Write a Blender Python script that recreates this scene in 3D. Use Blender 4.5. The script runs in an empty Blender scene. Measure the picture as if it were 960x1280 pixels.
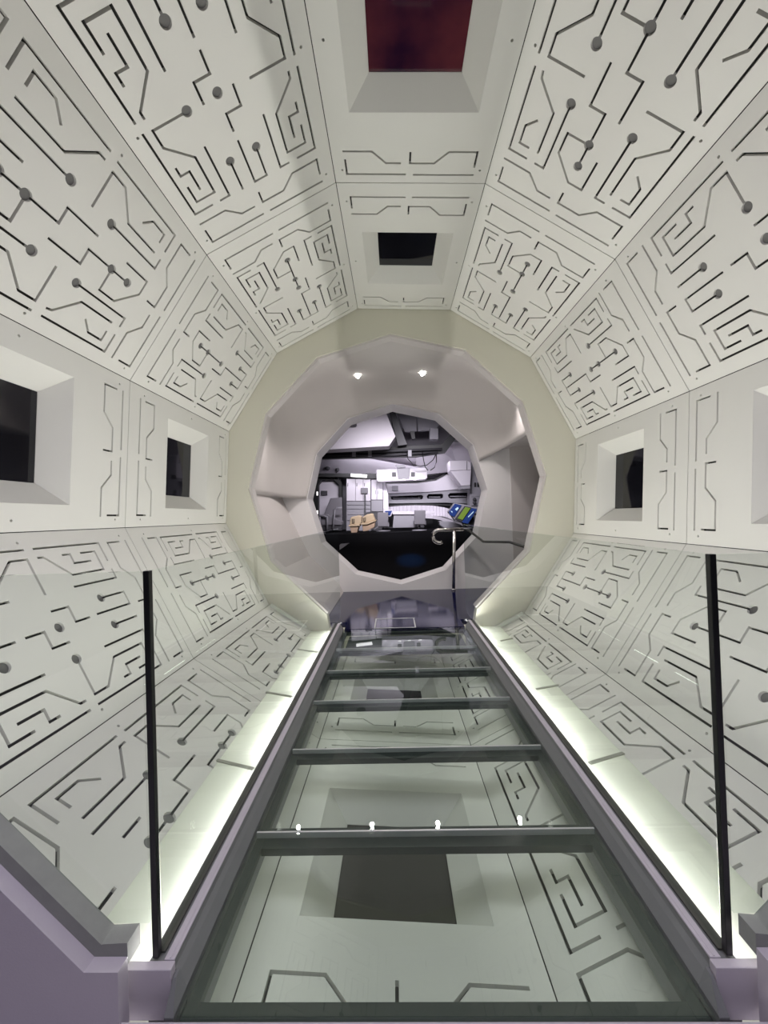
import bpy, bmesh, math
from mathutils import Matrix, Vector
from mathutils.geometry import delaunay_2d_cdt

C = bpy.context.scene.collection
ZC = 1.6345                      # height of the tunnel axis above the walkway glass
AP = 2.0                         # tunnel apothem
TILT = -0.0603                   # the tunnel lining is rolled slightly against the walkway
Y0, YM, Y1 = 1.0545, 2.7415, 4.4285
LEN, HALF = 1.687, 0.5359

# ------------------------------------------------------------------ materials
def mat(name, col, rough=0.6, metal=0.0, bump=0.0, bscale=200.0, mottle=0.0, mscale=3.0, spec=0.5, emit=None, estr=0.0, coat=0.0):
    m = bpy.data.materials.new(name); m.use_nodes = True
    nt = m.node_tree; b = nt.nodes['Principled BSDF']
    b.inputs['Base Color'].default_value = (*col, 1); b.inputs['Roughness'].default_value = rough
    b.inputs['Metallic'].default_value = metal; b.inputs['Specular IOR Level'].default_value = spec
    b.inputs['Coat Weight'].default_value = coat
    if emit:
        b.inputs['Emission Color'].default_value = (*emit, 1); b.inputs['Emission Strength'].default_value = estr
    if bump or mottle:
        tc = nt.nodes.new('ShaderNodeTexCoord')
        if bump:
            n = nt.nodes.new('ShaderNodeTexNoise'); n.inputs['Scale'].default_value = bscale; n.inputs['Detail'].default_value = 3
            bp = nt.nodes.new('ShaderNodeBump'); bp.inputs['Strength'].default_value = bump; bp.inputs['Distance'].default_value = 0.002
            nt.links.new(tc.outputs['Object'], n.inputs['Vector']); nt.links.new(n.outputs['Fac'], bp.inputs['Height'])
            nt.links.new(bp.outputs['Normal'], b.inputs['Normal'])
        if mottle:
            n = nt.nodes.new('ShaderNodeTexNoise'); n.inputs['Scale'].default_value = mscale; n.inputs['Detail'].default_value = 5
            mx = nt.nodes.new('ShaderNodeMixRGB'); mx.blend_type = 'MIX'
            mx.inputs[1].default_value = (*[c*(1-mottle) for c in col], 1); mx.inputs[2].default_value = (*[min(1, c*(1+mottle)) for c in col], 1)
            nt.links.new(tc.outputs['Object'], n.inputs['Vector']); nt.links.new(n.outputs['Fac'], mx.inputs[0])
            nt.links.new(mx.outputs[0], b.inputs['Base Color'])
    return m

def glass(name, tint, ior=1.6, rough=0.0):
    m = bpy.data.materials.new(name); m.use_nodes = True
    nt = m.node_tree; nt.nodes.clear()
    out = nt.nodes.new('ShaderNodeOutputMaterial'); mix = nt.nodes.new('ShaderNodeMixShader')
    tr = nt.nodes.new('ShaderNodeBsdfTransparent'); tr.inputs[0].default_value = (*tint, 1)
    gl = nt.nodes.new('ShaderNodeBsdfGlossy'); gl.inputs['Roughness'].default_value = rough; gl.inputs[0].default_value = (0.95, 1, 0.97, 1)
    fr = nt.nodes.new('ShaderNodeFresnel'); fr.inputs[0].default_value = ior
    geo = nt.nodes.new('ShaderNodeNewGeometry'); inv = nt.nodes.new('ShaderNodeMath'); inv.operation = 'SUBTRACT'; inv.inputs[0].default_value = 1
    mul = nt.nodes.new('ShaderNodeMath'); mul.operation = 'MULTIPLY'
    nt.links.new(geo.outputs['Backfacing'], inv.inputs[1]); nt.links.new(fr.outputs[0], mul.inputs[0]); nt.links.new(inv.outputs[0], mul.inputs[1])
    nt.links.new(mul.outputs[0], mix.inputs[0]); nt.links.new(tr.outputs[0], mix.inputs[1]); nt.links.new(gl.outputs[0], mix.inputs[2])
    nt.links.new(mix.outputs[0], out.inputs[0])
    return m

M = dict(
    panel=mat('panel_white', (.72, .715, .67), .55, bump=.12, bscale=350, mottle=.02),
    backing=mat('groove_dark', (.035, .034, .032), .8, mottle=.05, mscale=40),
    socket=mat('socket_grey', (.15, .148, .142), .7, mottle=.08, mscale=40),
    cream=mat('cream_wall', (.66, .645, .54), .65, bump=.08, bscale=250, mottle=.015),
    rim=mat('rim_white', (.84, .82, .82), .45, bump=.05),
    vest=mat('vestibule_paint', (.60, .565, .55), .7, bump=.08, bscale=220, mottle=.015),
    lavender=mat('lavender_paint', (.56, .52, .58), .5, bump=.15, bscale=180, mottle=.03),
    trim=mat('grey_gasket', (.30, .31, .29), .7, bump=.2, bscale=120, mottle=.12, mscale=25),
    navy=mat('navy_floor', (.004, .005, .034), .08, mottle=.1, spec=.35),
    shelf=mat('frosted_shelf', (.84, .86, .77), .35, mottle=.01),
    shade_bar=mat('shade_bar_grey', (.38, .39, .33), .7, mottle=.05),
    beam=mat('beam_grey', (.19, .195, .20), .38, mottle=.06, mscale=9),
    flange=mat('flange_dark', (.055, .065, .062), .45, mottle=.05),
    shoe=mat('channel_metal', (.10, .10, .095), .4, .6, mottle=.1, mscale=30),
    steel=mat('stainless', (.62, .60, .58), .25, 1.0, mottle=.03, mscale=60),
    seam=mat('joint_metal', (.62, .63, .62), .35, .2, mottle=.04),
    black=mat('black_rubber', (.006, .007, .007), .3, mottle=.1),
    lamp=mat('lamp_white', (1, 1, 1), .5, emit=(1, .98, .93), estr=60, mottle=.01),
    lampring=mat('lamp_ring', (.75, .74, .72), .3, .6, mottle=.02),
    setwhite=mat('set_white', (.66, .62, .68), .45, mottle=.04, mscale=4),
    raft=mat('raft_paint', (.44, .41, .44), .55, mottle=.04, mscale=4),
    setgrey=mat('set_grey', (.30, .29, .32), .5, mottle=.06, mscale=6),
    setdark=mat('set_dark', (.055, .053, .06), .5, mottle=.1),
    setblack=mat('set_black', (.006, .006, .007), .5, mottle=.2),
    stage=mat('stage_black', (.003, .003, .004), .9, mottle=.2, spec=.12),
    seatgrey=mat('seat_grey', (.19, .18, .20), .55, mottle=.06, mscale=8),
    carrier=mat('carrier_tan', (.56, .43, .28), .55, mottle=.05, mscale=8),
    carrierlow=mat('carrier_base_tan', (.50, .35, .24), .55, mottle=.05, mscale=8),
    blue=mat('screen_blue', (.015, .03, .14), .3, emit=(.03, .1, .4), estr=.22, mottle=.02),
    green=mat('screen_green', (.14, .2, .03), .3, emit=(.3, .5, .08), estr=.25, mottle=.02),
    cyan=mat('screen_glyph', (.6, .8, .9), .3, emit=(.6, .85, 1), estr=.3, mottle=.02),
    fluo=mat('fluorescent_lens', (.9, .9, .9), .4, emit=(1, .95, .93), estr=1.6, mottle=.01),
    pane=glass('clear_glass', (.95, .968, .955), 1.58),
    fpane=glass('floor_glass', (.87, .905, .882), 1.62),
)
def diffuser(name, col):
    m = bpy.data.materials.new(name); m.use_nodes = True
    nt = m.node_tree; nt.nodes.clear()
    out = nt.nodes.new('ShaderNodeOutputMaterial'); mix = nt.nodes.new('ShaderNodeMixShader'); mix.inputs[0].default_value = .45
    tl = nt.nodes.new('ShaderNodeBsdfTranslucent'); tl.inputs[0].default_value = (*col, 1)
    df = nt.nodes.new('ShaderNodeBsdfDiffuse'); df.inputs[0].default_value = (*col, 1)
    nt.links.new(tl.outputs[0], mix.inputs[1]); nt.links.new(df.outputs[0], mix.inputs[2]); nt.links.new(mix.outputs[0], out.inputs[0]); return m
M['diff'] = diffuser('frosted_diffuser', (.90, .93, .85))
def window_mat(name, c1, c2):
    m = mat(name, c1, .04, spec=.45)
    nt = m.node_tree; b = nt.nodes['Principled BSDF']
    tc = nt.nodes.new('ShaderNodeTexCoord'); n = nt.nodes.new('ShaderNodeTexNoise'); n.inputs['Scale'].default_value = 2.2; n.inputs['Detail'].default_value = 4
    r = nt.nodes.new('ShaderNodeValToRGB'); r.color_ramp.elements[0].color = (*c1, 1); r.color_ramp.elements[1].color = (*c2, 1)
    r.color_ramp.elements[0].position = .35; r.color_ramp.elements[1].position = .7
    nt.links.new(tc.outputs['Object'], n.inputs['Vector']); nt.links.new(n.outputs['Fac'], r.inputs[0]); nt.links.new(r.outputs[0], b.inputs['Base Color'])
    return m
M['wdark'] = window_mat('window_black', (.004, .004, .006), (.012, .012, .016))
M['wmatt'] = mat('window_brown_black', (.022, .020, .018), .55, mottle=.4, mscale=5)
M['wred'] = window_mat('window_maroon', (.014, .004, .018), (.115, .026, .032))

# ------------------------------------------------------------------ mesh helpers
def link(name, me, m, parent=None, mw=None):
    o = bpy.data.objects.new(name, me); C.objects.link(o)
    if m and not me.materials: me.materials.append(m)
    if parent: o.parent = parent
    if mw is not None: o.matrix_local = mw
    return o
def tag(o, label, cat, group=None, kind=None):
    o['label'] = label; o['category'] = cat
    if group: o['group'] = group
    if kind: o['kind'] = kind
    return o
def thing(name, label, cat, loc=(0, 0, 0), group=None):
    o = bpy.data.objects.new(name, None); C.objects.link(o); o.location = loc; o.empty_display_size = .1
    return tag(o, label, cat, group)
def struct(o):
    o['kind'] = 'structure'; return o

class MB:
    """collects shapes into one mesh; origin is subtracted on build"""
    def __init__(s): s.bm = bmesh.new()
    def quad(s, pts):
        return s.bm.faces.new([s.bm.verts.new(p) for p in pts])
    def box(s, a, b, bev=0.0, rot=None):
        c = [(a[i]+b[i])/2 for i in range(3)]; d = [abs(b[i]-a[i]) for i in range(3)]
        t = bmesh.new(); bmesh.ops.create_cube(t, size=1)
        for v in t.verts: v.co = Vector((v.co.x*d[0], v.co.y*d[1], v.co.z*d[2]))
        if bev: bmesh.ops.bevel(t, geom=t.edges[:], offset=min(bev, min(d)*.45), segments=2, profile=.5, affect='EDGES')
        mt = Matrix.Translation(c)
        if rot is not None: mt = mt @ rot
        s._merge(t, mt); return s
    def _merge(s, t, mt=Matrix()):
        t.transform(mt); me = bpy.data.meshes.new('t'); t.to_mesh(me); t.free(); s.bm.from_mesh(me); bpy.data.meshes.remove(me)
    def prism(s, pts, vec, bev=0.0):
        """polygon (3-D, planar) extruded by vec"""
        t = bmesh.new(); f = t.faces.new([t.verts.new(p) for p in pts])
        r = bmesh.ops.extrude_face_region(t, geom=[f]); vs = [e for e in r['geom'] if isinstance(e, bmesh.types.BMVert)]
        bmesh.ops.translate(t, verts=vs, vec=vec); bmesh.ops.recalc_face_normals(t, faces=t.faces)
        if bev: bmesh.ops.bevel(t, geom=t.edges[:], offset=bev, segments=2, profile=.5, affect='EDGES')
        s._merge(t); return s
    def tube(s, path, r, n=12):
        path = [Vector(p) for p in path]; rings = []
        up = Vector((0, 0, 1))
        for i, p in enumerate(path):
            d = (path[min(i+1, len(path)-1)] - path[max(i-1, 0)]).normalized()
            x = d.cross(up if abs(d.dot(up)) < .95 else Vector((1, 0, 0))).normalized(); y = d.cross(x)
            rr = r[i] if isinstance(r, (list, tuple)) else r
            rings.append([s.bm.verts.new(p + x*math.cos(2*math.pi*k/n)*rr + y*math.sin(2*math.pi*k/n)*rr) for k in range(n)])
        for a, b in zip(rings, rings[1:]):
            for k in range(n):
                f = s.bm.faces.new((a[k], a[(k+1) % n], b[(k+1) % n], b[k])); f.smooth = True
        s.bm.faces.new(rings[0][::-1]); s.bm.faces.new(rings[-1]); return s
    def lathe(s, prof, c, n=20, axis=None):
        t = bmesh.new(); rings = []
        for r, z in prof: rings.append([t.verts.new((r*math.cos(2*math.pi*k/n), r*math.sin(2*math.pi*k/n), z)) for k in range(n)])
        for a, b in zip(rings, rings[1:]):
            for k in range(n): t.faces.new((a[k], a[(k+1) % n], b[(k+1) % n], b[k])).smooth = True
        t.faces.new(rings[0][::-1]); t.faces.new(rings[-1])
        s._merge(t, Matrix.Translation(c) @ (axis or Matrix())); return s
    def loft(s, loops, cap=True, smooth=False):
        rings = [[s.bm.verts.new(p) for p in l] for l in loops]
        n = len(loops[0])
        for a, b in zip(rings, rings[1:]):
            for k in range(n): s.bm.faces.new((a[k], a[(k+1) % n], b[(k+1) % n], b[k])).smooth = smooth
        if cap: s.bm.faces.new(rings[0][::-1]); s.bm.faces.new(rings[-1])
        return s
    def mesh(s, name, org=(0, 0, 0)):
        bmesh.ops.recalc_face_normals(s.bm, faces=s.bm.faces)
        if any(org): bmesh.ops.translate(s.bm, verts=s.bm.verts, vec=[-c for c in org])
        me = bpy.data.meshes.new(name); s.bm.to_mesh(me); s.bm.free(); return me
    def build(s, name, m, parent=None):
        org = tuple(parent.matrix_world.translation) if parent else (0, 0, 0)
        if parent:
            p = parent; org = Vector((0, 0, 0))
            while p: org = org + p.location; p = p.parent
            org = tuple(org)
            return link(name, s.mesh(name, org), m, parent)
        bmesh.ops.recalc_face_normals(s.bm, faces=s.bm.faces)
        vs = [v.co for v in s.bm.verts]
        o3 = ((min(v.x for v in vs)+max(v.x for v in vs))/2, (min(v.y for v in vs)+max(v.y for v in vs))/2, min(v.z for v in vs))
        o = link(name, s.mesh(name, o3), m); o.location = o3
        return o

def perforated(name, outer, holes, z0, z1):
    """flat plate with through holes, in local x,y; thickness z0..z1"""
    V, F = [], []
    for loop in [outer]+holes:
        if sum(p[0]*q[1]-q[0]*p[1] for p, q in zip(loop, loop[1:]+loop[:1])) < 0: loop = loop[::-1]
        F.append(list(range(len(V), len(V)+len(loop)))); V += [Vector(p) for p in loop]
    vs, es, fs, ov, oe, of = delaunay_2d_cdt(V, [], F, 0, 1e-6)
    keep = [f for f, o in zip(fs, of) if list(o) == [0]]
    bm = bmesh.new(); a, b = {}, {}
    def vt(d, i, z):
        if i not in d: d[i] = bm.verts.new((vs[i].x, vs[i].y, z))
        return d[i]
    cnt = {}
    for f in keep:
        bm.faces.new([vt(a, i, z0) for i in f][::-1]); bm.faces.new([vt(b, i, z1) for i in f])
        for i, j in zip(f, list(f[1:])+[f[0]]):
            cnt.setdefault(frozenset((i, j)), []).append((i, j))
    for k, l in cnt.items():
        if len(l) == 1:
            i, j = l[0]; bm.faces.new((a[i], a[j], b[j], b[i]))
    bmesh.ops.recalc_face_normals(bm, faces=bm.faces)
    me = bpy.data.meshes.new(name); bm.to_mesh(me); bm.free(); return me

def strip(pl, w):
    """polyline -> mitred polygon of width w with butt ends extended"""
    P = [Vector(p) for p in pl]; h = w/2
    d0 = (P[1]-P[0]).normalized(); d1 = (P[-1]-P[-2]).normalized()
    P[0] = P[0]-d0*h; P[-1] = P[-1]+d1*h
    L, R = [], []
    for i, p in enumerate(P):
        if i == 0: n = Vector((-d0.y, d0.x)); k = h
        elif i == len(P)-1: n = Vector((-d1.y, d1.x)); k = h
        else:
            a = (p-P[i-1]).normalized(); b = (P[i+1]-p).normalized()
            na = Vector((-a.y, a.x)); nb = Vector((-b.y, b.x)); n = (na+nb).normalized(); k = h/max(.3, n.dot(na))
        L.append(p+n*k); R.append(p-n*k)
    return [tuple(v) for v in L+R[::-1]]
def circ(x, y, r, n=20): return [(x+r*math.cos(2*math.pi*k/n), y+r*math.sin(2*math.pi*k/n)) for k in range(n)]

# ------------------------------------------------------------------ groove patterns (mm along the tunnel, mm across)
STRIPS = [
 [(1449, 450), (1449, 262), (1532, 171), (1532, 77)], [(1512, 447), (1617, 447), (1617, 40)],
 [(1458, 8), (1533, 8), (1533, -155), (1451, -245), (1451, -432), (1557, -432)], [(1620, -24), (1620, -434)],
 [(225, 445), (124, 445), (124, 36)], [(288, 449), (288, 252), (210, 166), (210, 71)], [(124, -27), (124, -440)],
 [(283, 2), (210, 2), (210, -161), (293, -247), (293, -437), (188, -437)]]
BOLTS = [(165, 478), (165, -475), (855, 475), (860, -475), (1585, 476), (1585, -476)]
PAT = dict(
A=([[(360, 383), (360, 446), (793, 446)], [(527, 395), (425, 395), (425, 266), (648, 266), (769, 395), (795, 395)],
 [(489, 335), (603, 335), (603, 395), (650, 395)], [(360, 250), (360, 195), (674, 195)], [(360, 98), (539, 98)], [(440, 9), (622, 9)],
 [(680, 6), (770, 6), (770, 96), (864, 96)], [(855, 444), (1370, 444), (1370, 320)],
 [(859, 189), (859, 391), (951, 391), (1070, 265), (1303, 265), (1303, 392), (1200, 392)], [(1074, 393), (1121, 393), (1121, 334), (1239, 334)],
 [(1050, 191), (1371, 191), (1371, 254)], [(1185, 95), (1374, 95)], [(1108, 4), (1374, 4), (1374, -82), (1185, -82)],
 [(1054, -184), (1374, -184), (1374, -242)], [(1081, -382), (1128, -382), (1128, -323), (1245, -323)],
 [(931, -382), (959, -382), (1080, -255), (1311, -255), (1311, -382), (1207, -382)], [(931, -436), (1375, -436), (1375, -311)],
 [(360, -240), (360, -180), (680, -180)], [(540, -380), (425, -380), (425, -252), (658, -252), (779, -380), (867, -380), (867, -180)],
 [(480, -322), (597, -322), (597, -378), (650, -378)], [(360, -318), (360, -434), (870, -434)], [(858, -83), (956, -83), (956, 7), (1045, 7)],
 [(360, 50), (360, -80), (542, -80)]],
 [(539, 97), (542, -80), (854, 8), (858, 189), (1185, 95), (1185, -82)]),
B=([[(775, 96), (962, 96), (962, 5), (1130, 5)], [(936, 395), (963, 390), (1079, 262), (1308, 262)], [(999, 193), (1377, 193), (1377, 251)],
 [(1155, 336), (1209, 392), (1312, 392), (1312, 330)], [(935, 444), (1377, 444), (1377, 320)],
 [(865, -177), (865, -380), (958, -380), (1073, -255), (1308, -255)], [(996, -184), (1375, -184), (1375, -247)], [(1130, 5), (1261, 5)],
 [(1130, 5), (1130, 145), (1248, 145), (1376, 12), (1376, -85), (1194, -85)], [(1148, -327), (1200, -381), (1305, -381), (1305, -327)],
 [(863, -435), (1374, -435), (1374, -314)], [(358, 325), (358, 446), (870, 446)], [(425, 264), (660, 264), (778, 392), (867, 392), (867, 190)],
 [(394, 193), (738, 193)], [(560, 144), (608, 144), (608, 8)], [(482, 6), (775, 6), (775, -82), (963, -82)],
 [(358, -318), (358, -440), (801, -440)], [(426, -331), (426, -390), (526, -390), (582, -334)], [(426, 331), (426, 390), (526, 390), (582, 334)],
 [(422, -261), (649, -261), (769, -389), (800, -389)], [(394, -190), (725, -190)], [(444, -91), (535, -91)]],
 [(996, -182), (1130, 5), (1261, 5), (999, 193), (738, 194), (608, 8), (725, -190), (482, 6)]),
C=([[(342, 322), (342, 441), (780, 441)], [(511, 390), (412, 390), (412, 263), (630, 263), (763, 392)], [(475, 332), (583, 332), (583, 391), (627, 391)],
 [(341, 251), (341, 192), (708, 192)], [(515, -86), (342, -86), (342, 10), (466, 144), (583, 144), (583, 6)], [(448, 6), (835, 6)],
 [(342, -245), (342, -184), (651, -184)], [(346, -313), (346, -436), (838, -436)],
 [(510, -385), (413, -385), (413, -257), (633, -257), (756, -384), (844, -384), (844, -185)], [(475, -324), (587, -324), (587, -382), (634, -382)],
 [(842, 441), (1347, 441), (1347, 318)], [(846, 189), (846, 388), (937, 388), (1054, 262), (1277, 262), (1277, 390), (1175, 390)],
 [(1070, 387), (1115, 387), (1115, 332), (1210, 332)], [(1036, 187), (1344, 187), (1344, 247)], [(1164, 91), (1345, 91), (1345, -87), (1158, -87)],
 [(760, -86), (934, -86), (934, 1), (1345, 1)], [(970, -184), (1345, -184), (1345, -246)],
 [(914, -388), (940, -388), (1059, -259), (1287, -259), (1287, -389), (1172, -389)], [(1065, -386), (1108, -386), (1108, -326), (1215, -326)],
 [(913, -439), (1344, -439), (1344, -313)]],
 [(708, 191), (448, 6), (707, 6), (835, 6), (1164, 91), (1158, -87), (970, -184)]),
D=([[(356, 317), (356, 439), (789, 439)], [(421, 327), (421, 384), (520, 384), (573, 330)], [(418, 256), (643, 256), (765, 385), (784, 387)],
 [(355, 247), (355, 185), (723, 185)], [(531, -90), (355, -90), (355, 10), (473, 137), (597, 137), (597, -3)], [(467, -3), (854, -3)],
 [(358, -250), (358, -191), (665, -191)], [(420, -262), (646, -262), (770, -389), (858, -389), (858, -189)], [(422, -329), (422, -389), (527, -389), (579, -336)],
 [(356, -318), (356, -443), (861, -443)], [(858, 437), (1351, 437), (1351, 307)], [(859, 184), (859, 382), (950, 382), (1070, 253), (1287, 253)],
 [(1142, 328), (1195, 383), (1298, 383), (1298, 321)], [(1049, 183), (1355, 183), (1355, 240)], [(1184, 84), (1348, 84), (1348, -96), (1184, -96)],
 [(776, 86), (947, 86), (947, -5), (1348, -5)], [(989, -192), (1354, -192), (1354, -258)], [(927, -392), (948, -392), (1074, -266), (1296, -266)],
 [(1147, -341), (1192, -392), (1294, -392), (1294, -334)], [(932, -443), (1355, -443), (1355, -325)]],
 [(723, 184), (467, -3), (598, -3), (854, -3), (1184, 84), (1184, -96), (989, -192)]),
W=([], []))
T1, T2 = .022, .034
GW = .0130
def loc2(p): return (p[0]/1000-LEN/2, p[1]/1000)
HU, HV = LEN/2-.003, HALF-.0025
RECT = [(-HU, -HV), (HU, -HV), (HU, HV), (-HU, HV)]
WU, WV, WG, WD = .36, .385, .265, .13
def build_design(key):
    lines, dots = PAT[key]
    holes = [strip([loc2(p) for p in l], GW) for l in lines+STRIPS]
    holes += [circ(*loc2(d), .027, 22) for d in dots] + [circ(*loc2(b), .0075, 10) for b in BOLTS]
    if key == 'W': holes.append([(-WU, -WV), (WU, -WV), (WU, WV), (-WU, WV)])
    plate = perforated('face_plate', RECT, holes, 0, T1)
    inner = [[(-WU-.004, -WV-.004), (WU+.004, -WV-.004), (WU+.004, WV+.004), (-WU-.004, WV+.004)]] if key == 'W' else []
    k = .012
    back = perforated('backing_board', [(-HU+k, -HV+k), (HU-k, -HV+k), (HU-k, HV-k), (-HU+k, HV-k)], inner, T1+.0005, T2)
    return plate, back
DES = {k: build_design(k) for k in PAT}
def ring4(hu, hv, z): return [(-hu, -hv, z), (hu, -hv, z), (hu, hv, z), (-hu, hv, z)]
b = MB()
b.loft([ring4(WU-.0005, WV-.0005, .0005), ring4(WG, WG, WD), ring4(WG, WG, WD+.012), ring4(WG+.012, WG+.012, WD+.012), ring4(WU+.012, WV+.012, T2+.002), ring4(WU+.012, WV+.012, T2+.001), ring4(WU-.0005, WV-.0005, T1)], cap=False)
FRUST = b.mesh('window_surround')
b = MB(); b.box((-WG+.001, -WG+.001, WD+.001), (WG-.001, WG-.001, WD+.011), .001); PANE = b.mesh('glass_pane')

b = MB(); b.lathe([(.0262, .013), (.0262, .020), (.001, .020), (.001, .013)], (0, 0, 0), 20); SOCK = b.mesh('socket')
def lining(k, ring, key, label):
    th = math.radians(k)+TILT; n = Vector((math.cos(th), 0, math.sin(th))); t = Vector((-math.sin(th), 0, math.cos(th))); u = Vector((0, 1, 0))
    pos = n*AP+Vector((0, (Y0 if ring == 0 else YM)+LEN/2, ZC))
    e = bpy.data.objects.new('window_panel' if key == 'W' else 'maze_panel', None); C.objects.link(e); e.empty_display_size = .1
    mw = Matrix((u, t, n)).transposed().to_4x4(); mw.translation = pos; e.matrix_world = mw
    tag(e, label, 'wall panel', 'tunnel panels with windows' if key == 'W' else 'grooved tunnel panels', 'thing')
    pl, bk = DES[key]
    link('face_plate', pl, M['panel'], e); link('backing_board', bk, M['backing'], e)
    for d in PAT[key][1]:
        link('socket', SOCK, M['socket'], e, Matrix.Translation((*loc2(d), 0)))
    if key == 'W':
        link('window_surround', FRUST, M['panel'], e)
        g = link('glass_pane', PANE, None, e)
        red = (k == 90 and ring == 0)
        if not g.data.materials: g.data.materials.append(M['wdark'])
        if k == 270: g.material_slots[0].link = 'OBJECT'; g.material_slots[0].material = M['wmatt']
        if red: g.material_slots[0].link = 'OBJECT'; g.material_slots[0].material = M['wred']; g['label'] = 'maroon tinted window glass'
    return e
LBL = {
 (120, 0): 'big grooved ceiling panel left of the maroon ceiling window', (60, 0): 'big grooved ceiling panel right of the maroon ceiling window',
 (150, 0): 'big grooved panel sloping above the left wall window nearest the camera', (30, 0): 'big grooved panel sloping above the right wall window nearest the camera',
 (210, 0): 'big grooved panel below the near left window, behind the left glass barrier', (330, 0): 'big grooved panel below the near right window, behind the right glass barrier',
 (240, 0): 'low grooved panel rising from the left lit shelf, nearest the entrance', (300, 0): 'low grooved panel rising from the right lit shelf, nearest the entrance',
 (120, 1): 'small grooved ceiling panel left of the small black ceiling window', (60, 1): 'small grooved ceiling panel right of the small black ceiling window',
 (150, 1): 'grooved panel sloping above the far left wall window, beside the end wall', (30, 1): 'grooved panel sloping above the far right wall window, beside the end wall',
 (210, 1): 'grooved panel below the far left wall window, touching the end wall', (330, 1): 'grooved panel below the far right wall window, touching the end wall',
 (240, 1): 'low grooved panel above the far part of the left lit shelf', (300, 1): 'low grooved panel above the far part of the right lit shelf',
 (90, 0): 'white ceiling panel with the large maroon window at the top', (90, 1): 'white ceiling panel with the small black window above the round opening',
 (180, 0): 'left wall panel with a black window cut by the picture edge', (180, 1): 'left wall panel with a black window, next to the end wall',
 (0, 0): 'right wall panel with its window mostly outside the picture', (0, 1): 'right wall panel with a black window, next to the end wall',
 (270, 0): 'bottom panel with a dark window under the nearest floor glass', (270, 1): 'bottom panel with a dark window under the farther floor glass'}
for ring in (0, 1):
    for k in range(0, 360, 30):
        key = 'W' if k % 90 == 0 else (('A', 'C') if (k % 90 == 30) else ('B', 'D'))[ring]
        lining(k, ring, key, LBL[(k, ring)])

# outer shell that keeps the tunnel dark behind the panels
def dodec(R, y, a0=15, cx=0.0, cz=ZC, tilt=TILT):
    return [(cx+R*math.cos(math.radians(a0+30*i)+tilt), y, cz+R*math.sin(math.radians(a0+30*i)+tilt)) for i in range(12)]
b = MB(); R1, R2 = 2.17/math.cos(math.radians(15)), 2.25/math.cos(math.radians(15))
b.loft([dodec(R1, Y0), dodec(R1, Y1+.01), dodec(R2, Y1+.01), dodec(R2, Y0), dodec(R1, Y0)], cap=False)
bmesh.ops.remove_doubles(b.bm, verts=b.bm.verts, dist=1e-5)
struct(b.build('wall_tunnel_shell', M['backing']))

# ------------------------------------------------------------------ portal and end walls
HC, HR, HT = -.035, 1.73, math.radians(.5)
def hole(R=HR, zl=None, xl=None, cx=HC, cz=ZC, rot=HT, n0=0):
    pts = [(cx+R*math.cos(math.radians(a)+rot), cz+R*math.sin(math.radians(a)+rot)) for a in range(-60, 241, 30)]
    return pts     # 11 vertices, the bottom one is left open
def wall_plate(name, outer, holes, ya, yb, m):
    me = perforated(name, outer, holes, 0, yb-ya)
    o = link(name, me, m); o.matrix_world = Matrix(((1, 0, 0, 0), (0, 0, 1, ya), (0, 1, 0, 0), (0, 0, 0, 1))); return o
ph = hole()
ph_in = [p for p in ph]
ledge = ph[-1][1]-.005
portal_hole = ph+[(-.805, ph[-1][1]), (-.805, -.12), (.79, -.12), (.79, ph[0][1])]
o = struct(wall_plate('wall_entrance', [(-3.0, -.1), (3.0, -.1), (3.0, 4.2), (-3.0, 4.2)], [portal_hole[:-4]+[(-.8, ph[-1][1]), (-.8, -.05), (.785, -.05), (.785, ph[0][1])]], .95, .985, M['lavender']))
# grey gasket just inside the portal
def gasket(sgn):
    b = MB(); pts = [p for p in ph]
    seq = pts[5:] if sgn < 0 else pts[:6][::-1]     # from top down to the bottom corner
    seq = seq + [((-.80 if sgn < 0 else .785), seq[-1][1])]
    inn = []; outr = []
    for i, p in enumerate(seq):
        c = Vector((HC, ZC)); q = Vector(p); d = (c-q).normalized()
        inn.append(tuple(q+d*.035) if i < len(seq)-1 else (p[0], p[1]+.034)); outr.append(tuple(q-d*.02) if i < len(seq)-1 else (p[0], p[1]-.02))
    for (p0, p1, q0, q1) in zip(outr, outr[1:], inn, inn[1:]):
        b.loft([[(p0[0], .9855, p0[1]), (p1[0], .9855, p1[1]), (q1[0], .9855, q1[1]), (q0[0], .9855, q0[1])], [(p0[0], 1.034, p0[1]), (p1[0], 1.034, p1[1]), (q1[0], 1.034, q1[1]), (q0[0], 1.034, q0[1])]])
    return struct(b.build('trim_1' if sgn < 0 else 'trim_2', M['trim']))
gasket(-1); gasket(1)
b = MB(); b.box((-3, -2.2, -.12), (3, .9585, -.004)); struct(b.build('floor_entry', M['lavender']))

end_hole = hole()
eh = end_hole+[(-.86, -.06), (.80, -.06)]
struct(wall_plate('wall_end', [(p[0], p[2]) for p in dodec(2.24, 0)], [eh], Y1+.006, Y1+.12, M['cream']))
# lighter lip lining the opening
b = MB(); q = [p for p in eh]
ins = [(HC+(p[0]-HC)*.985, ZC+(p[1]-ZC)*.985) for p in end_hole]
for (p0, p1, i0, i1) in zip(end_hole, end_hole[1:], ins, ins[1:]):
    b.loft([[(p0[0], Y1+.03, p0[1]), (p1[0], Y1+.03, p1[1]), (i1[0], Y1+.03, i1[1]), (i0[0], Y1+.03, i0[1])], [(p0[0], Y1+.16, p0[1]), (p1[0], Y1+.16, p1[1]), (i1[0], Y1+.16, i1[1]), (i0[0], Y1+.16, i0[1])]])
struct(b.build('trim_3', M['vest']))

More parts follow.
